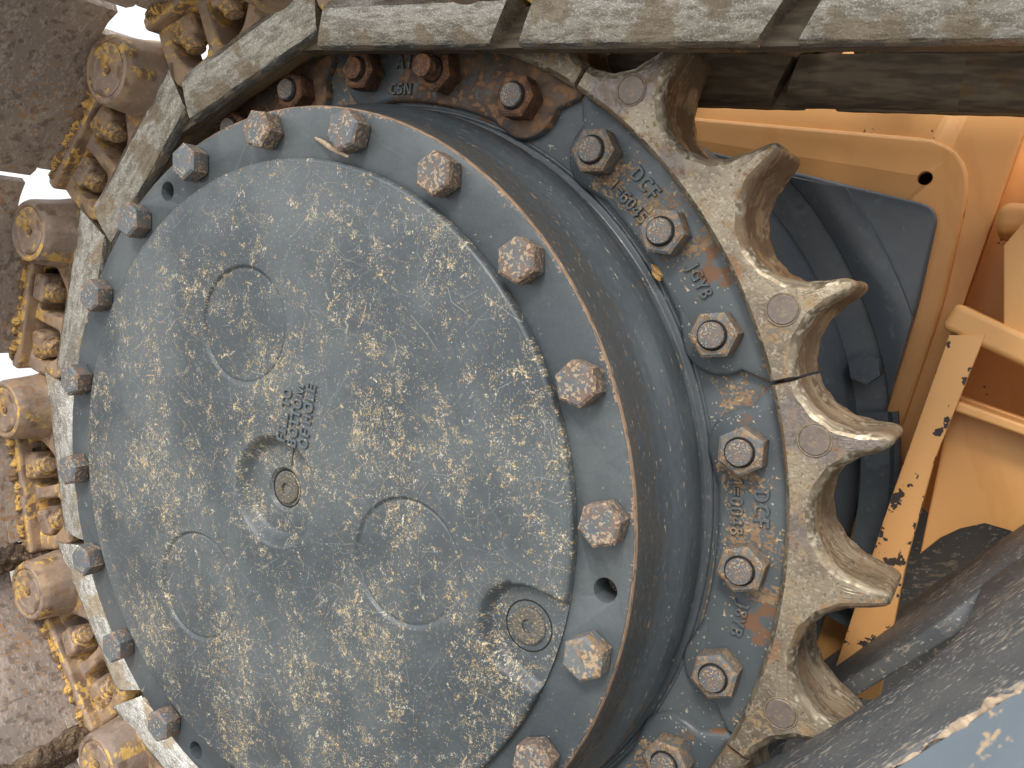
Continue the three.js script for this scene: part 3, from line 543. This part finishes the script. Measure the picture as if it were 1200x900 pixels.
// small loose things on the wheel
tag(mesh('pebble', boxUV((() => { const g = new THREE.IcosahedronGeometry(0.0052, 2); const p = g.attributes.position; for (let i = 0; i < p.count; i++) { const v = V3().fromBufferAttribute(p, i), s = 1 + 0.18 * Math.sin(v.x * 900 + v.y * 500); p.setXYZ(i, v.x * s * 0.8, v.y * s * 1.5, v.z * s); } g.rotateZ(rad(22)); g.translate(0.3505, 0.1420, -0.1095); g.computeVertexNormals(); return g; })(), 0.05), new THREE.MeshStandardMaterial({ color: 0xc09a64, roughness: 0.9 })), 'small tan pebble stuck in the groove between drum and sprocket', 'pebble');
{
  const c = new THREE.CatmullRomCurve3([V3(0.0960, 0.3070, 0.0010), V3(0.1090, 0.2985, 0.0060), V3(0.1220, 0.2890, 0.0112), V3(0.1400, 0.2765, 0.0122)]);
  const g = new THREE.TubeGeometry(c, 40, 0.0024, 7); const p = g.attributes.position; for (let i = 0; i < p.count; i++) { const t = Math.floor(i / 8) / 40, q = c.getPointAt(t), w = 0.35 + 0.65 * Math.sin(Math.PI * (0.1 + 0.85 * t)) * (1 + 0.12 * Math.sin(i * 0.9)); p.setXYZ(i, q.x + (p.getX(i) - q.x) * w, q.y + (p.getY(i) - q.y) * w, q.z + (p.getZ(i) - q.z) * w * 0.5); } g.computeVertexNormals();
  tag(mesh('wood_sliver', boxUV(g, 0.15), matMud), 'thin tan sliver lying across the edge of the round cover, upper part', 'sliver');
}

// ---------------------------------------------------------------- track links
const U = 0.22617, PITCH_R = 0.49, HN = PITCH_R * Math.cos(rad(13.3333));
function loftU(section, u0, u1, stations, shearA, shearB, jitter, S = 0.35, ox = 0) {   // section of (z, v) swept along u, ends sheared with v
  const L = [], n = section.length;
  for (let k = 0; k <= stations; k++) {
    const t = k / stations;
    L.push(section.map(([z, v], i) => {
      const a = u0 + shearA * (v + 0.064), b = u1 + shearB * (v + 0.064);
      const j = jitter * (Math.sin(k * 1.9 + i * 2.3) + Math.sin(k * 0.7 + i * 5.1 + ox * 9));
      return [a + (b - a) * t, v + j * 0.6, z + j * 0.5];
    }));
  }
  const p = [], uv = []; let s = 0; const sl = section.map((q, i) => (i && (s += Math.hypot(q[0] - section[i - 1][0], q[1] - section[i - 1][1])), s));
  const put = (a, b, c, x, y, z) => { p.push(...a, ...b, ...c); uv.push(...x, ...y, ...z); };
  for (let k = 0; k < stations; k++) for (let i = 0; i < n; i++) {
    const j = (i + 1) % n, a = L[k][i], b = L[k][j], c = L[k + 1][j], d = L[k + 1][i], e0 = sl[i] / S + ox, e1 = (j ? sl[j] : s + 0.03) / S + ox;
    put(a, d, b, [a[0] / S + ox, e0], [d[0] / S + ox, e0], [b[0] / S + ox, e1]); put(b, d, c, [b[0] / S + ox, e1], [d[0] / S + ox, e0], [c[0] / S + ox, e1]);
  }
  for (const [k, f] of [[0, false], [stations, true]]) {
    const t = THREE.ShapeUtils.triangulateShape(section.map(q => V2(q[0], q[1])), []);
    for (const [a, b, c] of t) { const A = L[k][a], B = L[k][f ? c : b], C = L[k][f ? b : c]; put(A, B, C, [A[2] / S, A[1] / S], [B[2] / S, B[1] / S], [C[2] / S, C[1] / S]); }
  }
  const g = new THREE.BufferGeometry(); g.setAttribute('position', new THREE.Float32BufferAttribute(p, 3)); g.setAttribute('uv', new THREE.Float32BufferAttribute(uv, 2)); g.computeVertexNormals(); return crease(g, 26);
}
const MID = -0.137, mirror = g => { const q = flat(g.clone()); q.scale(1, 1, -1); q.translate(0, 0, 2 * MID); const p = q.attributes.position, n = q.attributes.normal, u = q.attributes.uv; for (const at of [p, n, u]) for (let i = 0; i < at.count; i += 3) for (let k = 0; k < at.itemSize; k++) { const a = at.array[(i + 1) * at.itemSize + k]; at.array[(i + 1) * at.itemSize + k] = at.array[(i + 2) * at.itemSize + k]; at.array[(i + 2) * at.itemSize + k] = a; } return q; };
const railOuter = (ox) => loftU([[-0.0400, -0.0260], [-0.0372, -0.0330], [-0.0385, -0.0370], [-0.0440, -0.0485], [-0.0500, -0.0600], [-0.0520, -0.0625], [-0.0550, -0.0638], [-0.0640, -0.0640], [-0.0640, -0.0300]], 0.046, 0.243, 26, 0.60, 0.75, 0.0003, 0.35, ox);
const railInner = (ox, soft) => loftU(soft ? [[-0.0628, -0.0300], [-0.0628, -0.0634], [-0.0670, -0.0630], [-0.0735, -0.0606], [-0.0790, -0.0560], [-0.0830, -0.0490], [-0.0848, -0.0400], [-0.0850, -0.0300]] : [[-0.0628, -0.0300], [-0.0628, -0.0634], [-0.0780, -0.0634], [-0.0820, -0.0625], [-0.0842, -0.0595], [-0.0850, -0.0300]], 0.004, 0.218, 20, 0.3, 0.5, 0.00035, 0.35, ox);
const body = (() => {
  const s = roundPoly([[0.050, -0.036], [0.250, -0.036], [0.268, -0.006], [0.258, 0.028], [0.226, 0.041], [0.190, 0.047], [0.040, 0.050], [0.040, 0.006]], [0.02, 0.012, 0.02, 0.02, 0.02, 0.01, 0.008, 0.02]);
  const w1 = roundPoly([[0.121, 0.036], [0.186, 0.036], [0.184, 0.010], [0.160, -0.021], [0.126, -0.024]], 0.012), w2 = roundPoly([[0.058, 0.035], [0.106, 0.036], [0.108, -0.020], [0.074, -0.021], [0.058, 0.004]], 0.010);
  s.holes.push(new THREE.Path(w1.getPoints()), new THREE.Path(w2.getPoints()));
  const plate = shift(extrude(s, 0.040, 0.004, 3), 0, 0, -0.0425);
  const ledge = shift(new RoundedBoxGeometry(0.158, 0.015, 0.072, 3, 0.005), 0.117, 0.0435, -0.0640);
  const foot = shift(crease(latheZ([[0.036, -0.090], [0.039, -0.084], [0.039, -0.058], [0.036, -0.053], [0.001, -0.053]], 40), 30), 0.0, 0, 0);
  return merge([plate, ledge, foot]);
})();
const bossProfile = [[0.047, -0.075], [0.0445, -0.056], [0.0415, -0.042], [0.0395, -0.026], [0.0382, -0.012], [0.0374, -0.006], [0.0350, -0.0015], [0.0325, 0.0000], [0.0300, -0.0006], [0.0290, -0.0024], [0.0280, -0.0026]];
const boss = crease(latheZ(bossProfile, 56), 28).translate(U, 0.006, 0);
const pin = crease(latheZ([[0.0283, -0.0040], [0.0278, -0.0014], [0.0262, -0.0004], [0.0205, -0.0006], [0.0190, -0.0016], [0.0075, -0.0018], [0.0060, -0.0036], [0.0001, -0.0040]], 48), 25).translate(U, 0.006, 0);
const pinPlug = new THREE.SphereGeometry(0.0044, 14, 10).scale(1, 1, 0.5).translate(U, 0.006, -0.0022);
const bushing = crease(latheZ([[0.020, -0.084], [0.0345, -0.086], [0.036, -0.092], [0.036, -0.182], [0.0345, -0.188], [0.02, -0.190]], 48), 30).translate(U, 0, 0);
const shoeGeo = (() => {
  const s = new THREE.Shape(); // section in (u, v)
  const top = [[0.040, 0.0560], [0.052, 0.0510], [0.10, 0.0500], [0.20, 0.0500], [0.240, 0.0495], [0.258, 0.0470], [0.271, 0.0420], [0.2765, 0.0400]];
  const bot = [[0.2800, 0.0480], [0.266, 0.0580], [0.245, 0.0640], [0.10, 0.0660], [0.098, 0.118], [0.080, 0.119], [0.076, 0.068], [0.052, 0.0720], [0.040, 0.0720]];
  s.setFromPoints([...top, ...bot].map(q => V2(...q)));
  const mid = new THREE.Shape(); mid.setFromPoints([[0.056, 0.0502], [0.20, 0.0500], [0.243, 0.0495], [0.243, 0.0640], [0.10, 0.0658], [0.098, 0.117], [0.081, 0.118], [0.0765, 0.068], [0.056, 0.0715]].map(q => V2(...q)));
  const ex = (sh, z0, z1) => { const g = new THREE.ExtrudeGeometry(sh, { depth: z1 - z0, bevelEnabled: true, bevelSize: 0.0004, bevelThickness: 0.0004, bevelOffset: -0.0004, bevelSegments: 1 }); g.translate(0, 0, z0); return crease(g, 28); };
  return merge([ex(s, -0.010, 0.13), ex(mid, -0.2630, -0.0109), ex(s, -0.31, -0.2640)]);
})();
function lumpTube(points, segs, radial, radius, amp, sd) {     // a tube of dried lumps: radius varies at random along and round it
  seed = sd; const raw = Array.from({ length: segs + 1 }, () => Array.from({ length: radial }, () => rnd())), base = Array.from({ length: Math.ceil(segs / 5) + 3 }, () => rnd());
  const g = new THREE.TubeGeometry(new THREE.CatmullRomCurve3(points), segs, radius, radial), p = g.attributes.position, n = g.attributes.normal;
  for (let i = 0; i < p.count; i++) {
    const k = Math.floor(i / (radial + 1)), q = i % (radial + 1), c = (a, b) => raw[clamp(a, 0, segs)][(b + radial) % radial], b0 = Math.floor(k / 5), t = k / 5 - b0;
    const fine = 0.4 * c(k, q) + 0.2 * (c(k - 1, q) + c(k + 1, q)) + 0.1 * (c(k, q - 1) + c(k, q + 1)), slow = base[b0] * (1 - t) + base[b0 + 1] * t, d = amp * (fine - 0.5 + 1.3 * (slow - 0.5)) - amp * 0.15;
    p.setXYZ(i, p.getX(i) + n.getX(i) * d, p.getY(i) + n.getY(i) * d, p.getZ(i) + n.getZ(i) * d);
  }
  g.computeVertexNormals(); return g;
}
const seamGeo = (off) => {
  const c = []; for (let k = 0; k <= 26; k++) c.push(V3(0.045 + k * 0.0056, 0.0475 + 0.0012 * Math.sin(k * 1.1 + off), -0.0278 + 0.0016 * Math.sin(k * 0.9 + off * 2)));
  return lumpTube(c, 110, 9, 0.0042, 0.0062, 100 + Math.round(off * 10));
};
const trackNut = (() => { const a = new RoundedBoxGeometry(0.035, 0.024, 0.034, 4, 0.006); return a; })();
const boltEnd = crease(new THREE.LatheGeometry([V2(0.0138, 0.002), V2(0.0138, -0.002), V2(0.0112, -0.0034), V2(0.0104, -0.0095), V2(0.0090, -0.0108), V2(0.0001, -0.0108)], 32), 30);
const RAILS = [0, 1, 2].map(k => [railOuter(k * 0.37), railInner(k * 0.21 + 0.4)]);
const BODY = [0, 1, 2].map(k => boxUV(body.clone(), 0.35, k * 0.31, k * 0.47)), BOSS = [0, 1, 2].map(k => boxUV(boss.clone(), 0.35, k * 0.43 + 0.2, k * 0.17)), PIN = boxUV(pin, 0.35, 0.1, 0.7), PLUG = boxUV(pinPlug, 0.2);
const IBODY = mirror(BODY[1]), IBOSS = mirror(BOSS[1]), IRAILO = mirror(RAILS[1][0]), IRAILI = mirror(railInner(0.6, true)), BUSH = boxUV(bushing, 0.35);
const SHOE = [0, 1, 2, 3].map(k => boxUV(shoeGeo.clone(), 0.42, k * 0.37, k * 0.53)), SEAM = [0, 1].map(k => boxUV(seamGeo(k * 2.2), 0.15)), TNUT = [0, 1].map(k => boxUV(trackNut.clone(), 0.2, k * 0.4, k * 0.7)), BEND = boxUV(boltEnd, 0.2, 0.3);
const GROUP = 'track links wrapped round the sprocket';
function trackLink(k, normalDeg, along, label) {
  const t = thing('track_link', label, 'track link', GROUP), a = rad(normalDeg), tx = Math.sin(a), ty = -Math.cos(a);
  t.position.set(Math.cos(a) * HN + tx * (along - U / 2), Math.sin(a) * HN + ty * (along - U / 2), 0); t.rotation.z = a - Math.PI / 2;
  mesh('link_body', BODY[k % 3], matLink, t); mesh('rail', RAILS[k % 3][0], matRail, t); mesh('rail_lap', RAILS[k % 3][1], matRailDull, t);
  const b = mesh('pin_boss', BOSS[k % 3], matLink, t); const p = mesh('pin', PIN, matLink, b); mesh('pin_plug', PLUG, matYellow, b);
  mesh('inner_link_body', IBODY, matLink, t); mesh('inner_pin_boss', IBOSS, matLink, t); const ir = mesh('inner_rail', IRAILO, matRailDull, t), il = mesh('inner_rail_lap', IRAILI, matRailDull, t);
  for (const q of [ir, il]) q.scale.y = 1.2;
  mesh('bushing', BUSH, matRailDull, t);
  mesh('shoe', SHOE[k % 4], matShoe, t); mesh('paint_seam', SEAM[k % 2], matYellow, t);
  for (const [i, [u, z]] of [[0.151, -0.0500], [0.0775, -0.0580]].entries()) {
    const n = mesh('track_nut', TNUT[(k + i) % 2], matLink, t); n.position.set(u, 0.0245, z); n.rotation.y = rr(-0.25, 0.25);
    mesh('bolt_end', BEND, matLink, n).position.set(0, -0.012, 0.002);
  }
}
trackLink(1, 231.667, 0, 'brown track link cut by the bottom edge at lower left');
trackLink(2, 205.0, 0, 'track link with much yellow paint round a square nut, lower left');
trackLink(3, 178.333, 0, 'track link at the middle of the left edge with a narrow grey rail');
trackLink(4, 151.667, 0, 'track link at left with a round pin just under the lower white gap');
trackLink(5, 125.0, 0, 'track link under the large brown shoe in the upper left corner');
trackLink(6, 98.333, 0, 'steeply slanted track link with wide silver rail above the hub top');
trackLink(7, 71.667, 0, 'level track link over the two rusty nuts at top centre');
trackLink(8, 71.667, U, 'level track link over the uppermost visible sprocket tooth');
trackLink(9, 71.667, 2 * U, 'level track link at the top right above the orange frame');

function dirtClump(deg, label, z0, z1, sd) {
  const a = rad(deg), R = 0.538, g = new THREE.CapsuleGeometry(0.016, z1 - z0, 10, 36, 40); g.rotateX(Math.PI / 2); const p = g.attributes.position;
  for (let i = 0; i < p.count; i++) { const x = p.getX(i), y = p.getY(i), z = p.getZ(i), s = 1 + 0.28 * Math.sin(z * 95 + sd + x * 120) * Math.sin(y * 130 + z * 41 + sd) + 0.2 * Math.sin(x * 310 + z * 230 + sd) * Math.sin(y * 280 - z * 190); p.setXYZ(i, x * s * 1.25, y * s, z); }
  g.rotateZ(a); g.translate(R * Math.cos(a), R * Math.sin(a), (z0 + z1) / 2); g.computeVertexNormals();
  tag(mesh('dirt_clump', boxUV(g, 0.2, sd), matDirt), label, 'dirt');
}
dirtClump(186.6, 'dark dirt packed between two shoes at the left edge, middle height', -0.10, 0.12, 1.3);
dirtClump(213.4, 'dark dirt packed between two shoes near the lower left corner', -0.10, 0.12, 4.1);

// ---------------------------------------------------------------- slotted guard beam, lower right
{
  const g = thing('guard_beam', 'grey blue slotted steel guard beam with tan smears, lower right foreground', 'guard beam');
  const d = V3(0.80449, 0.59396, 0.0019).normalize(), n = V3(-0.59351, 0.80401, -0.03618).normalize(), e = new THREE.Vector3().crossVectors(n, d).normalize();
  const m4 = new THREE.Matrix4().makeBasis(d, e, n); m4.setPosition(0.58052, -0.10882, 0.1);   // local x along the beam, y into depth, z up out of the top
  g.applyMatrix4(m4);
  const top = roundPoly([[-0.62, 0.0], [0.42, 0.0], [0.42, 0.2915], [-0.0465, 0.2898], [-0.0499, 0.2345], [-0.0547, 0.1897], [-0.0719, 0.1635], [-0.1466, 0.1598], [-0.19, 0.172], [-0.2226, 0.186], [-0.2787, 0.2195], [-0.36, 0.27], [-0.62, 0.29]], [0.001, 0.001, 0.001, 0.003, 0.003, 0.006, 0.008, 0.006, 0.004, 0.004, 0.004, 0.004, 0.004]);
  mesh('top_plate', boxUV(extrude(top, 0.014, 0.0025, 3), 0.4), matBeam, g);
  const bar = roundPoly([[-0.62, 0.318], [-0.224, 0.3074], [-0.1806, 0.2946], [-0.0852, 0.268], [-0.02, 0.2935], [0.42, 0.2935], [0.42, 0.43], [-0.01, 0.4345], [-0.1161, 0.470], [-0.2936, 0.500], [-0.62, 0.50]], 0.01);
  mesh('rear_bar', boxUV(shift(extrude(bar, 0.015, 0.0025, 3), 0, 0, -0.0010), 0.4, 0.3, 0.3), matBeam, g);
  mesh('front_face', boxUV(shift(new RoundedBoxGeometry(1.04, 0.086, 0.012, 3, 0.003).rotateX(rad(24)), -0.1, -0.0385, -0.0245), 0.4, 0.5), matFace, g);
  mesh('lower_face', boxUV(shift(new RoundedBoxGeometry(1.04, 0.20, 0.012, 3, 0.004).rotateX(rad(34)), -0.1, -0.161, -0.101), 0.4, 0.1, 0.5), matFace, g);
  { const c = []; for (let k = 0; k <= 40; k++) c.push(V3(-0.26 + k * 0.012, -0.0012 + 0.0010 * Math.sin(k * 1.7), -0.0022 + 0.0012 * Math.sin(k * 2.3)));
    const t = lumpTube(c, 300, 8, 0.0020, 0.0040, 77);
    t.computeVertexNormals(); mesh('dried_mud', boxUV(t, 0.15), matMud, g); }
  mesh('floor_plate', boxUV(shift(new RoundedBoxGeometry(1.04, 0.50, 0.012, 2, 0.003), -0.1, 0.22, -0.235), 0.4), matBeam, g);
}
const renderer = new THREE.WebGLRenderer({ antialias: true });
renderer.toneMapping = THREE.LinearToneMapping; renderer.toneMappingExposure = EXPOSURE;
renderer.shadowMap.enabled = true;
renderer.setSize(1024, 768);
renderer.render(scene, camera);
